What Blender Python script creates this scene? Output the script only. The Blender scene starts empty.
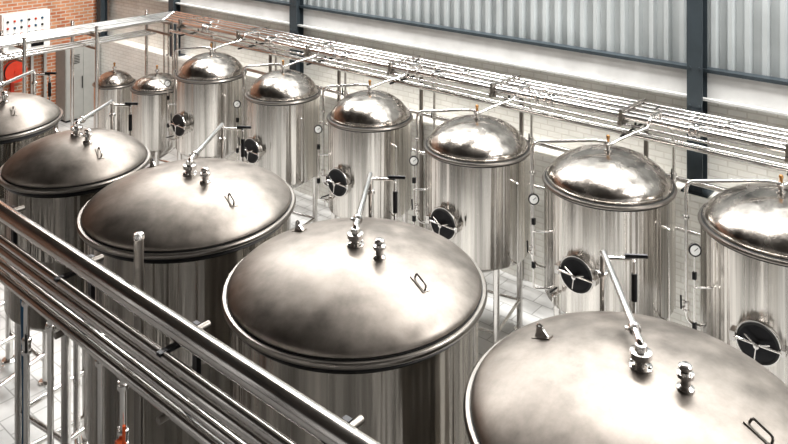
import bpy, math, random
from mathutils import Vector, Matrix
random.seed(4)
sc = bpy.context.scene
try:
    sc.view_settings.view_transform = 'Standard'
    sc.view_settings.look = 'Medium High Contrast'
except Exception: pass

# ---------------------------------------------------------------- materials
def newmat(name):
    m = bpy.data.materials.new(name); m.use_nodes = True
    nt = m.node_tree; b = nt.nodes['Principled BSDF']
    return m, nt, b
def plain(name, col, rough=.5, metal=0., noise=0.0, nscale=8.):
    m, nt, b = newmat(name)
    b.inputs['Roughness'].default_value = rough
    b.inputs['Metallic'].default_value = metal
    b.inputs['Base Color'].default_value = (*col, 1)
    if noise > 0:
        tc = nt.nodes.new('ShaderNodeTexCoord'); n = nt.nodes.new('ShaderNodeTexNoise')
        n.inputs['Scale'].default_value = nscale; n.inputs['Detail'].default_value = 5
        nt.links.new(tc.outputs['Object'], n.inputs['Vector'])
        r = nt.nodes.new('ShaderNodeMapRange')
        r.inputs['To Min'].default_value = 1-noise; r.inputs['To Max'].default_value = 1+noise*.4
        nt.links.new(n.outputs['Fac'], r.inputs['Value'])
        mx = nt.nodes.new('ShaderNodeVectorMath'); mx.operation = 'SCALE'
        mx.inputs[0].default_value = col
        nt.links.new(r.outputs['Result'], mx.inputs['Scale'])
        nt.links.new(mx.outputs['Vector'], b.inputs['Base Color'])
    return m
def steel(name, col, rough, aniso, streak, sxy=5., sz=.12, bump=.15, rvar=.08, ssc=(14, 14, .6), bd=.02):
    m, nt, b = newmat(name)
    b.inputs['Metallic'].default_value = 1
    b.inputs['Base Color'].default_value = (*col, 1)
    tc = nt.nodes.new('ShaderNodeTexCoord')
    mp = nt.nodes.new('ShaderNodeMapping'); mp.inputs['Scale'].default_value = (sxy, sxy, sz)
    nt.links.new(tc.outputs['Object'], mp.inputs['Vector'])
    n = nt.nodes.new('ShaderNodeTexNoise'); n.inputs['Scale'].default_value = 1; n.inputs['Detail'].default_value = 3
    nt.links.new(mp.outputs['Vector'], n.inputs['Vector'])
    r = nt.nodes.new('ShaderNodeMapRange')
    r.inputs['From Min'].default_value = .3; r.inputs['From Max'].default_value = .7
    r.inputs['To Min'].default_value = max(.03, rough-rvar); r.inputs['To Max'].default_value = rough+rvar
    nt.links.new(n.outputs['Fac'], r.inputs['Value']); nt.links.new(r.outputs['Result'], b.inputs['Roughness'])
    if bump > 0:
        bp = nt.nodes.new('ShaderNodeBump'); bp.inputs['Strength'].default_value = bump; bp.inputs['Distance'].default_value = bd
        nt.links.new(n.outputs['Fac'], bp.inputs['Height']); nt.links.new(bp.outputs['Normal'], b.inputs['Normal'])
    if aniso > 0:
        b.inputs['Anisotropic'].default_value = aniso
        b.inputs['Anisotropic Rotation'].default_value = .25
        t = nt.nodes.new('ShaderNodeTangent'); t.direction_type = 'RADIAL'; t.axis = 'Z'
        nt.links.new(t.outputs['Tangent'], b.inputs['Tangent'])
    if streak > 0:  # base-colour variation: reflection bands painted on the shells, mottle on the lids
        mp2 = nt.nodes.new('ShaderNodeMapping'); mp2.inputs['Scale'].default_value = ssc
        nt.links.new(tc.outputs['Object'], mp2.inputs['Vector'])
        n2 = nt.nodes.new('ShaderNodeTexNoise'); n2.inputs['Detail'].default_value = 8; n2.inputs['Scale'].default_value = 1; n2.inputs['Roughness'].default_value = .62
        nt.links.new(mp2.outputs['Vector'], n2.inputs['Vector'])
        r2 = nt.nodes.new('ShaderNodeMapRange'); r2.inputs['From Min'].default_value = .3; r2.inputs['From Max'].default_value = .7
        r2.inputs['To Min'].default_value = 1-streak; r2.inputs['To Max'].default_value = 1.0+streak*.3
        nt.links.new(n2.outputs['Fac'], r2.inputs['Value'])
        mx = nt.nodes.new('ShaderNodeVectorMath'); mx.operation = 'SCALE'; mx.inputs[0].default_value = col
        nt.links.new(r2.outputs['Result'], mx.inputs['Scale']); nt.links.new(mx.outputs['Vector'], b.inputs['Base Color'])
    return m
M_BODY = steel('brushed_steel_shell', (.80, .77, .73), .24, .85, .55, sxy=3.6, sz=.06, bump=1.0, rvar=.07, ssc=(9, 9, .15), bd=.11)  # vertical light and dark reflection bands painted into the colour
M_BODYF = steel('dull_brushed_steel_shell', (.46, .43, .39), .25, .85, .60, sxy=3.2, sz=.06, bump=1.0, rvar=.07, ssc=(8, 8, .15), bd=.13)  # same steel, colour darkened for front row shade, reflection bands painted in
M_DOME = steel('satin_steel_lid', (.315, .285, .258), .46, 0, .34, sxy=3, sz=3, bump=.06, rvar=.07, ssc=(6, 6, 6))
M_DOME2 = steel('polished_steel_lid', (.50, .465, .43), .24, 0, .42, sxy=4, sz=4, bump=.5, rvar=.08, ssc=(8, 8, 8))
M_PIPE = steel('polished_steel_pipe', (.72, .70, .68), .20, 0, 0, sxy=3, sz=3, bump=0, rvar=.05)
M_FLANGE = steel('flange_steel', (.28, .26, .24), .34, 0, 0, sxy=3, sz=3, bump=0, rvar=.05)
M_DARKST = plain('dark_steel', (.045, .045, .048), .35, 1.0, .3)
M_GASKET = plain('black_rubber', (.02, .02, .02), .5)
M_WHITE = plain('white_enamel', (.85, .85, .83), .35)
M_BRASS = plain('brass', (.50, .28, .12), .3, 1)
M_RED = plain('red_paint', (.60, .06, .03), .4, 0, .2)
M_ORANGE = plain('orange_paint', (.75, .13, .03), .4)
M_BLUE = plain('blue_hose', (.02, .09, .17), .4)
M_COL = plain('blue_grey_paint', (.05, .064, .074), .45, .1, .3, 5)
M_LEDGE = plain('grey_ledge_paint', (.62, .62, .61), .6, 0, .35, 2.5)
M_SHEET = plain('corrugated_sheet', (.50, .53, .535), .45, .1, .4, 1.2)
M_CEIL = plain('ceiling_sheet', (.09, .08, .07), .7, 0, .3, 1)
M_FWALL = plain('dark_plaster', (.06, .053, .047), .8, 0, .3, 1)
M_GLASS = plain('gauge_face', (.9, .9, .88), .15)
M_GREY = plain('grey_cabinet_paint', (.40, .40, .38), .5, 0, .15)

def brickmat(name, c1, c2, mortar, bw, rh, ms, rough, bump, axis='XZ', noise=.3):
    m, nt, b = newmat(name)
    tc = nt.nodes.new('ShaderNodeTexCoord'); sp = nt.nodes.new('ShaderNodeSeparateXYZ'); cb = nt.nodes.new('ShaderNodeCombineXYZ')
    nt.links.new(tc.outputs['Object'], sp.inputs[0])
    nt.links.new(sp.outputs[axis[0]], cb.inputs['X']); nt.links.new(sp.outputs[axis[1]], cb.inputs['Y'])
    br = nt.nodes.new('ShaderNodeTexBrick'); br.inputs['Scale'].default_value = 1
    br.inputs['Color1'].default_value = (*c1, 1); br.inputs['Color2'].default_value = (*c2, 1); br.inputs['Mortar'].default_value = (*mortar, 1)
    br.inputs['Brick Width'].default_value = bw; br.inputs['Row Height'].default_value = rh; br.inputs['Mortar Size'].default_value = ms
    nt.links.new(cb.outputs[0], br.inputs['Vector'])
    n = nt.nodes.new('ShaderNodeTexNoise'); n.inputs['Scale'].default_value = 1.7; n.inputs['Detail'].default_value = 8
    nt.links.new(tc.outputs['Object'], n.inputs['Vector'])
    r = nt.nodes.new('ShaderNodeMapRange'); r.inputs['From Min'].default_value = .3; r.inputs['From Max'].default_value = .7
    r.inputs['To Min'].default_value = 1-noise; r.inputs['To Max'].default_value = 1.05
    nt.links.new(n.outputs['Fac'], r.inputs['Value'])
    mx = nt.nodes.new('ShaderNodeVectorMath'); mx.operation = 'SCALE'
    nt.links.new(br.outputs['Color'], mx.inputs[0]); nt.links.new(r.outputs['Result'], mx.inputs['Scale'])
    nt.links.new(mx.outputs['Vector'], b.inputs['Base Color'])
    b.inputs['Roughness'].default_value = rough
    bp = nt.nodes.new('ShaderNodeBump'); bp.inputs['Strength'].default_value = bump; bp.inputs['Distance'].default_value = .01; bp.invert = True
    nt.links.new(br.outputs['Fac'], bp.inputs['Height']); nt.links.new(bp.outputs['Normal'], b.inputs['Normal'])
    return m
M_WBRICK = brickmat('painted_white_brick', (.92, .91, .87), (.89, .88, .83), (.78, .76, .71), .24, .085, .010, .6, .6, noise=.16)
M_RBRICK = brickmat('red_face_brick', (.46, .16, .08), (.60, .29, .16), (.58, .50, .42), .24, .085, .012, .8, .5, axis='YZ')
M_TILE = brickmat('floor_tile', (.72, .72, .71), (.67, .67, .66), (.38, .38, .37), .3, .3, .007, .3, .3, axis='XY', noise=.35)

# ---------------------------------------------------------------- mesh builder
class MB:
    def __init__(s): s.v = []; s.f = []; s.m = []; s.mats = []
    def mi(s, mat):
        if mat not in s.mats: s.mats.append(mat)
        return s.mats.index(mat)
    def add(s, vs, fs, mat):
        o = len(s.v); k = s.mi(mat)
        s.v += [tuple(p) for p in vs]
        for f in fs: s.f.append([i+o for i in f]); s.m.append(k)
    def lathe(s, prof, mat, seg=48, M=None):
        M = M or Matrix.Identity(4); vs = []; fs = []; n = len(prof)
        for i in range(seg):
            a = 2*math.pi*i/seg; c, sn = math.cos(a), math.sin(a)
            for r, z in prof: vs.append(M @ Vector((r*c, r*sn, z)))
        for i in range(seg):
            j = (i+1) % seg
            for k in range(n-1): fs.append((i*n+k, j*n+k, j*n+k+1, i*n+k+1))
        if prof[0][0] > 1e-4: fs.append([i*n for i in range(seg)][::-1])
        if prof[-1][0] > 1e-4: fs.append([i*n+n-1 for i in range(seg)])
        s.add(vs, fs, mat)
    def torus(s, R, r, mat, M=None, seg=40, ms=10):
        M = M or Matrix.Identity(4); vs = []; fs = []
        for i in range(seg):
            a = 2*math.pi*i/seg
            for k in range(ms):
                b = 2*math.pi*k/ms
                vs.append(M @ Vector(((R+r*math.cos(b))*math.cos(a), (R+r*math.cos(b))*math.sin(a), r*math.sin(b))))
        for i in range(seg):
            for k in range(ms):
                j = (i+1) % seg; l = (k+1) % ms
                fs.append((i*ms+k, j*ms+k, j*ms+l, i*ms+l))
        s.add(vs, fs, mat)
    def box(s, c, d, mat, M=None):
        M = M or Matrix.Identity(4); c = Vector(c)
        vs = [M @ (c+Vector((x*d[0]/2, y*d[1]/2, z*d[2]/2))) for x in (-1, 1) for y in (-1, 1) for z in (-1, 1)]
        s.add(vs, [(0, 1, 3, 2), (4, 6, 7, 5), (0, 4, 5, 1), (2, 3, 7, 6), (0, 2, 6, 4), (1, 5, 7, 3)], mat)
    def tube(s, pts, r, mat, bend=None, seg=12):
        P = [Vector(p) for p in pts]; bend = bend or r*2.5
        out = [P[0]]
        for i in range(1, len(P)-1):
            a, b, c = P[i-1], P[i], P[i+1]
            d1 = (a-b); d2 = (c-b); t = min(bend, d1.length*.45, d2.length*.45)
            p1 = b+d1.normalized()*t; p2 = b+d2.normalized()*t
            for k in range(7):
                u = k/6; out.append(p1*(1-u)**2+b*2*u*(1-u)+p2*u*u)
        out.append(P[-1])
        dirs = []
        for i in range(len(out)):
            if i == 0: d = out[1]-out[0]
            elif i == len(out)-1: d = out[-1]-out[-2]
            else: d = (out[i+1]-out[i]).normalized()+(out[i]-out[i-1]).normalized()
            dirs.append(d.normalized())
        u = dirs[0].orthogonal().normalized(); vs = []; fs = []
        for i, (p, d) in enumerate(zip(out, dirs)):
            u = (u-d*u.dot(d)).normalized(); w = d.cross(u)
            for k in range(seg):
                a = 2*math.pi*k/seg; vs.append(p+(u*math.cos(a)+w*math.sin(a))*r)
        for i in range(len(out)-1):
            for k in range(seg):
                l = (k+1) % seg; fs.append((i*seg+k, i*seg+l, (i+1)*seg+l, (i+1)*seg+k))
        fs.append(list(range(seg))[::-1]); fs.append([(len(out)-1)*seg+k for k in range(seg)])
        s.add(vs, fs, mat)
    def build(s, name, parent=None, loc=(0, 0, 0)):
        me = bpy.data.meshes.new(name); me.from_pydata(s.v, [], s.f)
        for m in s.mats: me.materials.append(m)
        me.polygons.foreach_set('material_index', s.m)
        me.polygons.foreach_set('use_smooth', [True]*len(s.f))
        me.update()
        try: me.set_sharp_from_angle(angle=math.radians(38))
        except Exception: pass
        ob = bpy.data.objects.new(name, me); sc.collection.objects.link(ob)
        ob.location = loc
        if parent: ob.parent = parent
        return ob
def empty(name, loc=(0, 0, 0)):
    e = bpy.data.objects.new(name, None); e.empty_display_size = .2; e.location = loc; sc.collection.objects.link(e); return e
def T(x, y, z): return Matrix.Translation((x, y, z))
def orient(p, d):   # z axis -> d at p
    q = Vector(d).normalized().to_track_quat('Z', 'Y'); return Matrix.Translation(p) @ q.to_matrix().to_4x4()

def clamp(mb, p, d, r, mat=None):
    M = orient(p, d); mat = mat or M_PIPE
    mb.lathe([(r, -.02), (r*1.55, -.016), (r*1.7, 0), (r*1.55, .016), (r, .02)], mat, 20, M)
    mb.box((r*1.9, 0, 0), (r*.9, .014, .02), mat, M)
def valve(mb, p, d, r, hd=(0, 0, 1), hmat=None):
    clamp(mb, Vector(p)-Vector(d).normalized()*.04, d, r); clamp(mb, Vector(p)+Vector(d).normalized()*.04, d, r)
    M = orient(p, d); mb.lathe([(r*1.3, -.035), (r*1.45, 0), (r*1.3, .035)], M_PIPE, 20, M)
    h = Vector(hd).normalized(); q = Vector(p)
    mb.tube([q+h*r, q+h*(r+.05)], .009, M_PIPE, seg=8)
    side = Vector(d).normalized()
    mb.tube([q+h*(r+.05)-side*.01, q+h*(r+.055)+side*.13], .010, hmat or M_GASKET, seg=8)
def dome_z(rho, rise, k=2.2, e=.74): return rise*max(0, 1-rho**k)**e

# ---------------------------------------------------------------- front row tanks
def front_tank(x, y, r, zr, zb, arm, rise=.25):
    e = empty('fermentation_tank', (x, y, 0)); rc = r-.06
    mb = MB()
    prof = [(.05, zb-.42), (.07, zb-.40), (rc*.55, zb-.24), (rc*.9, zb-.07), (rc*.98, zb-.02), (rc, zb)]
    hh = zr-.10-zb
    for k in (.5,): prof += [(rc, zb+hh*k-.012), (rc+.004, zb+hh*k-.006), (rc+.004, zb+hh*k+.006), (rc, zb+hh*k+.012)]
    prof += [(rc, zr-.05)]
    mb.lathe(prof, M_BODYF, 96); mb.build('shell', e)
    mb = MB()
    mb.lathe([(rc-.01, zr-.055), (r-.008, zr-.050), (r, zr-.044), (r+.004, zr-.030), (r, zr-.017), (r-.008, zr-.010), (r-.05, zr-.010)], M_FLANGE, 96)
    mb.lathe([(rc-.005, zr-.11), (rc+.012, zr-.10), (r-.022, zr-.06), (r-.022, zr-.05)], M_DARKST, 96)
    mb.lathe([(r-.030, zr-.012), (r-.030, zr-.004), (r-.045, zr-.004)], M_GASKET, 96)
    rl = r-.040
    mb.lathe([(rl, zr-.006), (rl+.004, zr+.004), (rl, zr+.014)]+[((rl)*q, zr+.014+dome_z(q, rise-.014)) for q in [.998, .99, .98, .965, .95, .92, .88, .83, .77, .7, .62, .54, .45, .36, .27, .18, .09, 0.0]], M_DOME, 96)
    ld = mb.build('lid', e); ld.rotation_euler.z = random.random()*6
    mb = MB(); za = zr+rise
    mb.lathe([(.062, za-.02), (.062, za+.008), (.034, za+.02), (.034, za+.05), (.058, za+.055), (.058, za+.085), (.034, za+.09), (.03, za+.12)], M_PIPE, 24)
    for a in range(6):
        mb.lathe([(.009, za+.0), (.009, za+.022), (0, za+.024)], M_PIPE, 8, T(.05*math.cos(a*1.047), .05*math.sin(a*1.047), 0))
    ox = .24; zz = zr+dome_z(ox/r, rise)
    Mx = T(ox, -.01, 0)
    mb.lathe([(.045, zz-.02), (.045, zz+.01), (.026, zz+.02), (.026, zz+.06), (.044, zz+.065), (.044, zz+.085), (.026, zz+.09), (.03, zz+.10), (.034, zz+.105), (.034, zz+.12), (.02, zz+.13), (0, zz+.13)], M_PIPE, 24, Mx)
    hx = .63*r; zh = zr+dome_z(hx/rl, rise)
    sl = math.atan2(zr+dome_z((hx+.05)/rl, rise)-zh, .05)
    Mh = T(hx, 0, zh) @ Matrix.Rotation(-sl, 4, 'Y') @ Matrix.Rotation(-.25, 4, 'Z')
    mb.box((0, 0, .004), (.15, .06, .008), M_DOME, Mh)
    mb.tube([Mh @ Vector(p) for p in ((-.06, 0, .0), (-.055, 0, .04), (.055, 0, .04), (.06, 0, 0))], .007, M_FLANGE, bend=.02, seg=8)
    Mg = T(-hx, 0, zh) @ Matrix.Rotation(sl, 4, 'Y')
    mb.box((0, 0, .004), (.12, .05, .01), M_DOME, Mg)
    mb.add([Mg @ Vector(p) for p in ((-.05, -.008, 0), (.05, -.008, 0), (.012, -.008, .065), (-.012, -.008, .065), (-.05, .008, 0), (.05, .008, 0), (.012, .008, .065), (-.012, .008, .065))],
           [(0, 1, 2, 3), (7, 6, 5, 4), (0, 4, 5, 1), (1, 5, 6, 2), (2, 6, 7, 3), (3, 7, 4, 0)], M_PIPE)
    mb.torus(.02, .006, M_PIPE, Mg @ T(0, 0, .055) @ Matrix.Rotation(math.pi/2, 4, 'X'), 16, 6)
    mb.build('lid_fittings', e)
    mb = MB(); ax, ay = arm; zt = zr+.36; ze = za+.10
    mb.tube([(0, 0, za+.05), (0.004*ax, 0.004*ay, ze+.02), (ax, ay, zt), (ax, ay, zr-1.35), (ax*.78, ay*.78, zr-1.38)], .022, M_PIPE, bend=.05)
    clamp(mb, (ax*.14, ay*.14, ze+.02+(zt-ze-.02)*.14), (ax, ay, zt-ze), .022)
    clamp(mb, (ax, ay, zt-.16), (0, 0, 1), .022)
    q = Vector((ax, ay, zt-.05)); q2 = q+Vector((.17, .12, 0))
    mb.tube([q, q2+Vector((0, 0, 0)), q2+Vector((0, 0, -1.4))], .013, M_PIPE, bend=.03, seg=8)
    mb.tube([q2+Vector((-.05, -.035, .02)), q2+Vector((.07, .05, .02))], .015, M_DARKST, seg=8)
    mb.tube([q2+Vector((0, 0, -.10)), q2+Vector((0, 0, -.28))], .020, M_DARKST, seg=10)
    mb.build('cip_pipe', e)
    mb = MB(); L = []
    for k in range(4):
        a = math.radians(45+90*k+8); lx, ly = (rc-.12)*math.cos(a), (rc-.12)*math.sin(a); L.append((lx, ly))
        mb.tube([(lx, ly, 0.02), (lx, ly, zb-.02)], .045, M_PIPE, seg=16)
        mb.lathe([(.09, 0), (.09, .015), (.05, .03)], M_PIPE, 20, T(lx, ly, 0))
    for k in range(4):
        a, b = L[k], L[(k+1) % 4]
        mb.tube([(a[0], a[1], .75), (b[0], b[1], .75)], .028, M_PIPE, seg=10)
        mb.tube([(a[0], a[1], .25), (b[0], b[1], .35)], .028, M_PIPE, seg=10)
    mb.tube([(0, 0, zb-.40), (0, 0, .45), (.7*r, -.3*r, .45)], .035, M_PIPE, bend=.08)
    valve(mb, (.4*r, -.171*r, .45), (.7, -.3, 0), .035)
    mb.build('legs', e)
    return e
h2 = 2.84; FY = 1.395*h2
front_tank(-.575*h2, FY, .945, 3.19, 1.45, (-.62, .86))
front_tank(-1.315*h2, FY, .935, 3.19, 1.45, (-.62, .85))
front_tank(-2.025*h2, FY, .93, 3.19, 1.45, (-.64, .84))
front_tank(-2.616*h2, 1.33*h2, .715, 3.21, 1.9, (-.52, .68), .26)
front_tank(-3.33*h2, 1.345*h2, .73, 3.21, 1.9, (-.52, .68), .26)

# ---------------------------------------------------------------- back row tanks
def back_tank(x, y, r, zr, zb, rise=.32, full=True, name='conditioning_tank'):
    e = empty(name, (x, y, 0)); mb = MB(); rc = r-.012
    prof = [(.05, zb-.34), (.07, zb-.33), (rc*.55, zb-.2), (rc*.9, zb-.06), (rc*.985, zb-.02), (rc, zb)]
    prof += [(rc, zr-.05)]
    mb.lathe(prof, M_BODY, 80); sh = mb.build('shell', e); sh.rotation_euler.z = random.random()*6
    mb = MB(); rd = r-.055
    mb.lathe([(rc-.004, zr-.055), (rc+.004, zr-.05), (rc+.004, zr-.035)], M_DARKST, 80)
    mb.lathe([(rc-.01, zr-.038), (r+.006, zr-.034), (r+.014, zr-.018), (r+.006, zr-.002), (rc-.01, zr+.002)], M_FLANGE, 80)
    mb.lathe([(r-.018, zr+.003), (rd+.025, zr+.006), (rd+.01, zr+.006)], M_GASKET, 80)
    mb.lathe([(rd+.018, zr+.004), (rd+.022, zr+.015), (rd+.018, zr+.028), (rd, zr+.032)]+[(rd*q, zr+.032+dome_z(q, rise, 2.1, .66)) for q in [.998, .99, .98, .965, .95, .92, .88, .83, .77, .7, .62, .54, .45, .36, .27, .18, .09, 0.0]], M_DOME2, 80)
    za = zr+.032+rise
    mb.lathe([(.05, za-.02), (.05, za+.01), (.028, za+.02), (.028, za+.05), (.045, za+.055), (.045, za+.075), (.028, za+.08), (.024, za+.10)], M_PIPE, 20)
    mb.lathe([(.016, za+.1), (.016, za+.14), (.024, za+.145), (.020, za+.17), (0, za+.18)], M_BRASS, 14)
    mb.build('lid', e)
    mb = MB(); L = []
    for k in range(4):
        a = math.radians(45+90*k+12); lx, ly = (rc-.07)*math.cos(a), (rc-.07)*math.sin(a); L.append((lx, ly))
        mb.tube([(lx, ly, .02), (lx, ly, zb-.0)], .04, M_PIPE, seg=14)
        mb.lathe([(.08, 0), (.08, .012), (.045, .03)], M_PIPE, 18, T(lx, ly, 0))
    for k in range(4):
        a, b = L[k], L[(k+1) % 4]; mb.tube([(a[0], a[1], .4), (b[0], b[1], .4)], .02, M_PIPE, seg=8)
    mb.tube([(0, 0, zb-.33), (0, 0, .35), (0, -r*.95, .35)], .03, M_PIPE, bend=.07)
    valve(mb, (0, -r*.6, .35), (0, -1, 0), .03)
    mb.build('legs', e)
    if not full: return e
    zm = 1.76; mb = MB(); Mm = T(0, -rc+.015, zm) @ Matrix.Rotation(math.pi/2, 4, 'X')
    mb.lathe([(.17, -.06), (.19, .05), (.200, .055), (.204, .07), (.200, .085), (.17, .085)], M_PIPE, 40, Mm)
    mb.lathe([(.175, .092), (.165, .094), (.14, .085), (.08, .065), (.03, .06), (0.0, .06)], M_DARKST, 40, Mm)
    mb.torus(.176, .013, M_GASKET, Mm @ T(0, 0, .085), 40, 8)
    mb.lathe([(.02, .05), (.02, .13), (.026, .135), (.026, .15), (0, .155)], M_PIPE, 14, Mm)
    for j in range(3):
        a = .4+j*math.pi*2/3
        mb.tube([Mm @ Vector((0, 0, .14)), Mm @ Vector((.13*math.cos(a), .13*math.sin(a), .145))], .007, M_PIPE, seg=8)
    mb.tube([Mm @ Vector((-.21, 0, .11)), Mm @ Vector((.21, 0, .11))], .012, M_PIPE, seg=8)
    mb.box((-.22, 0, .06), (.05, .09, .11), M_PIPE, Mm)
    mb.box((.22, 0, .06), (.04, .06, .11), M_PIPE, Mm)
    mb.tube([(-.33*r, -rc*.95+.02, 1.45), (-.36*r, -rc-.09, 1.45), (-.36*r, -rc-.09, 1.37)], .012, M_PIPE, bend=.02, seg=8)
    valve(mb, (-.35*r, -rc-.03, 1.45), (-.05, -1, 0), .012, (0, 0, 1))
    mb.build('manway', e)
    mb = MB()
    k = r/.74
    mb.tube([(0, 0, za+.09), (-.12, -.06, za+.10), (-.78*k, -.37*k, 2.92), (-.78*k, -.37*k, 1.45), (-.6*k, -.28*k, 1.42)], .019, M_PIPE, bend=.10)
    valve(mb, (-.78*k, -.37*k, 1.62), (0, 0, 1), .019, (-.5, -1, 0))
    clamp(mb, (-.78*k, -.37*k, 2.55), (0, 0, 1), .019)
    gx, gy = -.60*k, -.66*k
    mb.tube([(-.4*k, -.5*k, 2.0), (gx, gy, 2.0), (gx, gy, 2.33)], .010, M_PIPE, bend=.03, seg=8)
    mb.tube([(gx, gy, 2.0), (gx, gy, 1.35), (-.4*k, -.5*k, 1.35)], .012, M_PIPE, bend=.03, seg=8)
    Mg = orient((gx, gy, 2.38), (.55, -.8, .12))
    mb.lathe([(.0, -.02), (.056, -.02), (.062, -.01), (.062, .02), (.052, .024)], M_PIPE, 28, Mg)
    mb.lathe([(.051, .024), (.051, .026), (.0, .0262)], M_GLASS, 28, Mg)
    mb.torus(.055, .008, M_DARKST, Mg @ T(0, 0, .022), 28, 8)
    mb.box((.012, .0, .028), (.045, .005, .003), M_GASKET, Mg @ Matrix.Rotation(.7, 4, 'Z'))
    mb.box((gx, gy, 2.12), (.035, .035, .07), M_DARKST)
    mb.box((gx, gy, 1.62), (.035, .035, .07), M_DARKST)
    mb.build('product_pipe_and_gauge', e)
    mb = MB()
    mb.tube([(.28, .80, 3.20), (.28, .55, 3.20), (.28, .50, 3.10), (.12, .2, 3.03), (.02, .02, za+.065)], .016, M_PIPE, bend=.05, seg=10)
    valve(mb, (.28, .70, 3.20), (0, 1, 0), .016, (0, 0, 1))
    mb.build('return_pipe', e)
    mb = MB()
    mb.tube([(rc*.93, -.28*r, 2.3), (rc*1.06+.03, -.32*r, 2.3), (rc*1.06+.03, -.32*r, 1.3), (rc*.93, -.28*r, 1.3)], .010, M_PIPE, bend=.03, seg=8)
    mb.build('sight_tube', e)
    return e
BY = 8.37
for xx, rr in ((-.57*3.5, .77), (-3.843, .745), (-5.68, .70), (-7.595, .63), (-9.527, .615), (-11.49, .63)):
    back_tank(xx, BY, rr, 2.55, 1.25)
back_tank(-13.25, BY, .50, 2.0, .9, .2, False, 'small_storage_tank')
back_tank(-14.85, BY, .42, 1.80, .8, .2, False, 'small_storage_tank')

# ---------------------------------------------------------------- room
WY = 10.4; XE = -19.0; XR = 7.0; YF = -8.0; HC = 9.6
mb = MB(); mb.box(((XE+XR)/2, (WY+YF)/2, -.05), (XR-XE+.4, WY-YF+.4, .1), M_TILE); mb.build('floor')
mb = MB(); mb.box(((XE+XR)/2, WY+.1, 1.58), (XR-XE, .2, 3.16), M_WBRICK)
prof = []; x = XE; p = .21
while x < XR:
    prof += [(x, 0), (x+.11, 0), (x+.125, -.075), (x+.185, -.075)]; x += p
vs = []; fs = []
for (a, b) in prof: vs += [(a, WY+.09+b, 3.52), (a, WY+.09+b, HC)]
for i in range(len(prof)-1): fs.append((2*i, 2*i+2, 2*i+3, 2*i+1))
mb.add(vs, fs, M_SHEET)
mb.box(((XE+XR)/2, WY+.16, 6.4), (XR-XE, .06, 6.4), M_SHEET)
mb.build('wall_back')
mb = MB()
mb.box(((XE+XR)/2, WY-.06, 3.34), (XR-XE, .12, .36), M_LEDGE)
mb.box(((XE+XR)/2, WY-.10, 3.175), (XR-XE, .20, .03), M_LEDGE)
mb.build('trim_1')
mb = MB(); mb.box(((XE+XR)/2, WY-.08, 3.545), (XR-XE, .16, .045), M_COL); mb.box(((XE+XR)/2, WY-.05, 5.6), (XR-XE, .10, .12), M_COL); mb.build('trim_2')
mb = MB(); mb.box(((XE+XR)/2, WY-.18, .975), (XR-XE, .355, 1.95), M_WBRICK); mb.build('trim_3')
mb = MB(); mb.box((XE-.1, (WY+YF)/2, HC/2), (.2, WY-YF, HC), M_RBRICK); mb.build('wall_left')
mb = MB()
mb.box(((XE+XR)/2, YF-.1, .5), (XR-XE, .2, 1.0), M_FWALL); mb.box(((XE+XR)/2, YF-.1, 8.9), (XR-XE, .2, 1.4), M_FWALL)
WXs = [-16.5, -12.9, -9.3, -5.7, -2.1, 1.5, 5.1]  # unseen windows, added to give bright and dark streaks on the tanks
ed = [XE]+[v for c in WXs for v in (c-.65, c+.65)]+[XR]
for i in range(0, len(ed), 2): mb.box(((ed[i]+ed[i+1])/2, YF-.1, 4.6), (ed[i+1]-ed[i], .2, 7.2), M_FWALL)
mb.build('wall_front')
for n, c in enumerate(WXs):
    mb = MB()
    for sx in (-.62, 0, .62): mb.box((c+sx, YF-.1, 4.6), (.05, .08, 7.2), M_COL)
    for k in range(6): mb.box((c, YF-.1, 1.03+k*1.43), (1.3, .08, .05), M_COL)
    mb.build('window_%d' % (n+1))
mb = MB()
WYs = [-5.2, -1.4, 2.4, 6.2]  # more windows out of view, added to band the steel reflections
mb.box((XR+.1, (WY+YF)/2, .5), (.2, WY-YF, 1.0), M_FWALL); mb.box((XR+.1, (WY+YF)/2, 8.9), (.2, WY-YF, 1.4), M_FWALL)
ed = [YF]+[v for c in WYs for v in (c-.8, c+.8)]+[WY]
for i in range(0, len(ed), 2): mb.box((XR+.1, (ed[i]+ed[i+1])/2, 4.6), (.2, ed[i+1]-ed[i], 7.2), M_FWALL)
mb.build('wall_right')
for n, c in enumerate(WYs):
    mb = MB()
    for sx in (-.77, 0, .77): mb.box((XR+.1, c+sx, 4.6), (.08, .05, 7.2), M_COL)
    for k in range(6): mb.box((XR+.1, c, 1.03+k*1.43), (.08, 1.6, .05), M_COL)
    mb.build('window_%d' % (n+8))
mb = MB(); mb.box(((XE+XR)/2, (WY+YF)/2, HC+.05), (XR-XE, WY-YF, .1), M_CEIL)
for i in range(7): mb.box((XE+2+i*4, (WY+YF)/2, HC-.2), (.18, WY-YF, .4), M_COL)
mb.build('ceiling')
for cx in (-3.44, -11.2, -15.4, -18.7, 4.2):
    mb = MB(); y0 = WY-.30; zc = (1.95+HC)/2; hc = HC-1.95
    mb.box((cx, y0, zc), (.20, .016, hc), M_COL); mb.box((cx, y0+.18, zc), (.20, .016, hc), M_COL); mb.box((cx, y0+.09, zc), (.014, .17, hc), M_COL)
    mb.box((cx, y0+.12, 1.962), (.34, .30, .024), M_COL)
    for z in (3.1, 3.6):
        for sx in (-.06, .06): mb.lathe([(.018, 0), (.018, .012), (0, .014)], M_COL, 8, orient((cx+sx, y0-.008, z), (0, -1, 0)))
    mb.build('steel_column')

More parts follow.
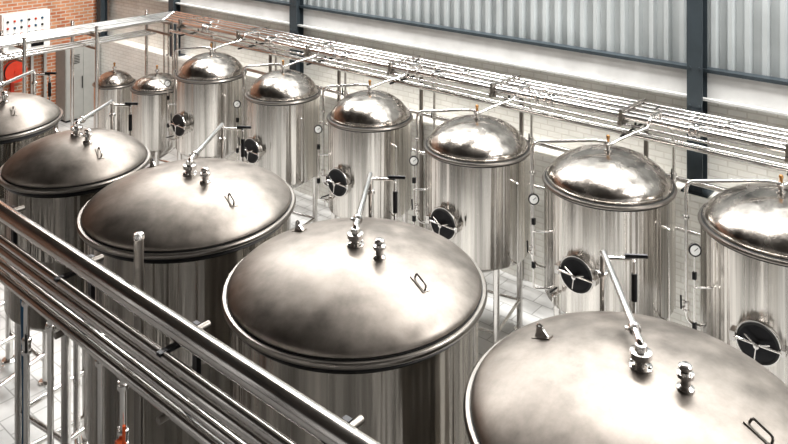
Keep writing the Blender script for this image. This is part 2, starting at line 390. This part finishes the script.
# ---------------------------------------------------------------- pipe rack along back wall
mb = MB(); zr = 3.05; XL = -14.0
for i, (yy, r_) in enumerate(((9.25, .048), (9.42, .034), (9.60, .044), (9.78, .034), (9.92, .038))):
    mb.tube([(XR-.5, yy, zr), (XL, yy, zr)], r_, M_PIPE)
for yy, z, r_ in ((9.3, 2.82, .034), (9.5, 2.86, .02), (9.96, 2.62, .040), (9.96, 2.15, .036), (9.96, 1.5, .03)):
    mb.tube([(XR-.5, yy, z), (-14.2, yy, z)], r_, M_PIPE)
x = 5.6; n = 0
while x > -14.0:
    mb.box((x, 9.57, zr-.075), (.05, .86, .05), M_FLANGE)
    mb.box((x, 9.19, zr+.0), (.05, .03, .18), M_FLANGE)
    mb.box((x, 9.57, zr+.060), (.035, .78, .015), M_FLANGE)
    mb.box((x, 10.0, 1.5), (.05, .04, 2.98), M_FLANGE)
    mb.tube([(x, 9.65, 2.80), (x, 9.65, zr-.08)], .018, M_DARKST, seg=8)
    mb.tube([(x, 9.2, 2.80), (x, 9.98, 2.80)], .018, M_DARKST, seg=8)
    for yy, rr_ in ((9.25, .048), (9.42, .034), (9.6, .044), (9.78, .034)): clamp(mb, (x+.5+random.random()*.5, yy, zr), (1, 0, 0), rr_*.95)
    valve(mb, (x+.9, 9.25, zr), (1, 0, 0), .046, (0, -.3, 1))
    if n % 2: valve(mb, (x+1.2, 9.60, zr), (1, 0, 0), .044, (0, -.3, 1))
    xd = x+.25+random.random()*.3
    mb.tube([(xd, 9.78, zr), (xd, 9.78, zr-.22), (xd, 9.85, 2.62), (xd, 9.85, .5)], .022, M_PIPE, bend=.06)
    valve(mb, (xd, 9.85, 2.2), (0, 0, 1), .022, (0, -1, 0))
    x -= 1.93; n += 1
for xt in (-.57*3.5, -3.843, -5.68, -7.595, -9.527, -11.49):
    mb.tube([(xt+.28, 9.25, zr), (xt+.28, 9.25, 3.20), (xt+.28, BY+.80, 3.20)], .018, M_PIPE, bend=.05)
mb.build('overhead_pipe_rack')
mb = MB()
for i, (yy, r_) in enumerate(((9.25, .044), (9.42, .032), (9.60, .040), (9.78, .032), (9.92, .034))):
    xc = -14.32-(yy-9.25)
    mb.tube([(-14.03, yy, zr), (xc, yy, zr), (xc, 3.4, zr)], r_, M_PIPE, bend=.12)
for i in range(3):
    mb.tube([(-14.45-.2*i, 9.1, zr-.28), (-14.45-.2*i, 3.4, zr-.28)], .024, M_PIPE)
for y in (9.3, 7.6, 6.2, 4.8, 3.6):
    mb.box((-14.65, y, zr-.07), (.95, .05, .05), M_FLANGE)
    mb.box((-14.65, y, zr-.32), (.95, .04, .04), M_FLANGE)
    mb.tube([(-15.14, y, 0), (-15.14, y, zr+.12)], .035, M_PIPE)
    if y < 8: mb.tube([(-14.15, y, 0), (-14.15, y, zr+.12)], .035, M_PIPE)
for k in range(4):
    mb.tube([(-14.4-.17*k, 9.6, zr), (-14.4-.17*k, 9.6, .4)], .022, M_PIPE, bend=.07)
mb.build('overhead_pipe_rack')

# ---------------------------------------------------------------- foreground pipe rack
mb = MB()
for yy, z, r_ in ((2.50, 3.495, .060), (2.60, 3.395, .050), (2.47, 3.310, .030), (2.485, 3.22, .038), (2.48, 3.12, .028), (2.49, 3.01, .036), (2.60, 3.17, .028)):
    mb.tube([(2.0, yy, z), (-13.4, yy, z)], r_, M_PIPE, seg=20)
x = 1.15
while x > -13.2:
    mb.box((x, 2.58, 3.33), (.04, .28, .02), M_DARKST)
    mb.tube([(x, 2.44, 2.95), (x, 2.80, 2.95)], .022, M_FLANGE)
    mb.tube([(x+.04, 2.64, 3.38), (x+.04, 2.76, 3.38)], .022, M_FLANGE)
    mb.box((x, 2.70, 3.17), (.045, .03, .46), M_DARKST)
    x -= 1.25
for x in (1.0, -4.62, -7.5, -10.4, -13.2):
    mb.tube([(x, 2.78, 0), (x, 2.78, 3.65)], .033, M_FLANGE, seg=16)
    mb.lathe([(.037, 3.64), (.037, 3.66), (.03, 3.675), (0, 3.68)], M_PIPE, 20, T(x, 2.78, 0))
    mb.lathe([(.09, 0), (.09, .015), (.045, .03)], M_PIPE, 20, T(x, 2.78, 0))
for i, (x, m) in enumerate(((-4.42, M_ORANGE), (-4.75, M_GASKET), (-5.4, M_GASKET), (-5.85, M_GASKET), (-6.5, M_GASKET))):
    yy = 2.55+.03*(i % 2)
    mb.tube([(x, yy, 3.03), (x, yy, .6), (x, 2.8, .5)], .022, M_PIPE, bend=.06)
    valve(mb, (x, yy, 2.52-.3*(i % 3)), (0, 0, 1), .022, (1, -.5, 0), m)
    clamp(mb, (x, yy, 2.85), (0, 0, 1), .022)
mb.box((-4.38, 2.51, 2.52), (.07, .04, .04), M_ORANGE)
mb.build('foreground_pipe_rack')

mb = MB()
mb.tube([(-6.2, 2.70, 2.95), (-6.15, 2.70, 1.6), (-6.4, 2.75, .6), (-6.0, 2.8, .03), (-5.2, 2.7, .025), (-4.9, 2.75, .025)], .018, M_BLUE, bend=.4)
mb.build('rubber_hose')

# ---------------------------------------------------------------- end wall equipment
e = empty('control_panel', (XE+.03, 8.25, 2.35)); mb = MB()
mb.box((.13, 0, 0), (.26, 1.15, 1.0), M_WHITE); mb.build('cabinet', e)
mb = MB(); mb.box((.27, -.28, 0), (.02, .53, .92), M_WHITE); mb.box((.27, .28, 0), (.02, .53, .92), M_WHITE); mb.build('cabinet_doors', e)
mb = MB()
for i in range(6):
    for j in range(3):
        mb.lathe([(.028, 0), (.028, .02), (.018, .035), (0, .036)], [M_GASKET, M_RED, M_BLUE][(i+j) % 3], 12, orient((.28, -.45+i*.16+(.02 if i > 2 else 0), .32-j*.16), (1, 0, 0)))
mb.box((.29, .25, -.25), (.02, .3, .2), M_DARKST); mb.box((.29, -.3, -.25), (.02, .25, .14), M_GREY)
mb.build('buttons_and_display', e)
mb = MB()
for yy in (.2, .52): mb.box((.1, yy, -1.425), (.06, .06, 1.85), M_GREY)
mb.build('stand', e)
e = empty('fire_hose_reel', (XE+.03, 8.0, 1.45)); mb = MB()
Mr = orient((.2, 0, 0), (1, 0, 0))
mb.lathe([(.08, -.2), (.08, -.09), (.26, -.09), (.26, -.075), (.12, -.07), (.12, .07), (.26, .075), (.26, .09), (.05, .09), (.05, .12), (0, .12)], M_RED, 32, Mr); mb.build('reel', e)
mb = MB(); [mb.torus(.15+.035*(k // 3), .020, M_GASKET, Mr @ T(0, 0, -.045+.045*(k % 3))) for k in range(9)]; mb.build('hose', e)
mb = MB(); mb.box((.05, 0, -.72), (.06, .08, 1.45), M_RED); mb.build('stand', e)
e = empty('electrical_cabinet', (XE+.03, 9.55, 0)); mb = MB()
mb.box((.25, 0, .95), (.5, .9, 1.8), M_GREY); mb.box((.25, 0, .03), (.46, .86, .06), M_DARKST)
mb.box((.505, -.22, .95), (.015, .42, 1.7), M_GREY); mb.box((.505, .22, .95), (.015, .42, 1.7), M_GREY)
mb.tube([(.53, -.03, .8), (.53, -.03, 1.1)], .012, M_GASKET)
for k in range(6): mb.box((.516, -.22, 1.45+k*.04), (.01, .25, .012), M_DARKST)
mb.build('cabinet', e)

# ---------------------------------------------------------------- lights
def area(name, loc, sx, sy, power, rot=(0, 0, 0), col=(1, 1, 1)):
    l = bpy.data.lights.new(name, 'AREA'); l.shape = 'RECTANGLE'; l.size = sx; l.size_y = sy; l.energy = power; l.color = col
    o = bpy.data.objects.new(name, l); o.location = loc; o.rotation_euler = rot; sc.collection.objects.link(o)
for i in range(4):
    area('skylight_lamp', (-14.5+i*5.5, 6.8, HC-.45), 3.6, .8, 95, (0, 0, 0), (1, .97, .93))  # unseen lamp added to brighten the aisle; the ceiling has no skylight
    area('skylight_lamp', (-14.5+i*5.5, 8.8, HC-.45), 4.2, .7, 560, (math.radians(8), 0, 0), (1, .985, .96))  # unseen lamp added to brighten the back wall and sheeting
for c in WXs:
    area('window_daylight', (c, YF+.05, 4.6), 1.2, 7.0, 17, (math.radians(90), 0, 0), (1, .95, .88))  # tall lamp added out of view for vertical streaks on the steel
for c, pw in zip(WYs, (20, 40, 60, 190)):
    area('window_daylight', (XR-.05, c, 4.6), 1.5, 7.0, pw, (math.radians(90), 0, math.radians(90)), (1, .98, .95))  # added tall lamp on the unseen right side, stronger towards the back
w = bpy.data.worlds.new('world'); sc.world = w; w.use_nodes = True
w.node_tree.nodes['Background'].inputs[0].default_value = (.97, .97, 1, 1)
w.node_tree.nodes['Background'].inputs[1].default_value = .5

# ---------------------------------------------------------------- camera
cd = bpy.data.cameras.new('camera'); cam = bpy.data.objects.new('camera', cd); sc.collection.objects.link(cam)
cam.location = (0, 0, 6.05); cam.rotation_euler = (math.radians(90), 0, math.radians(40.4))
cd.sensor_width = 36; cd.lens = 760/788*36; cd.shift_y = -342/788; cd.clip_end = 200; cd.clip_start = .05
sc.camera = cam
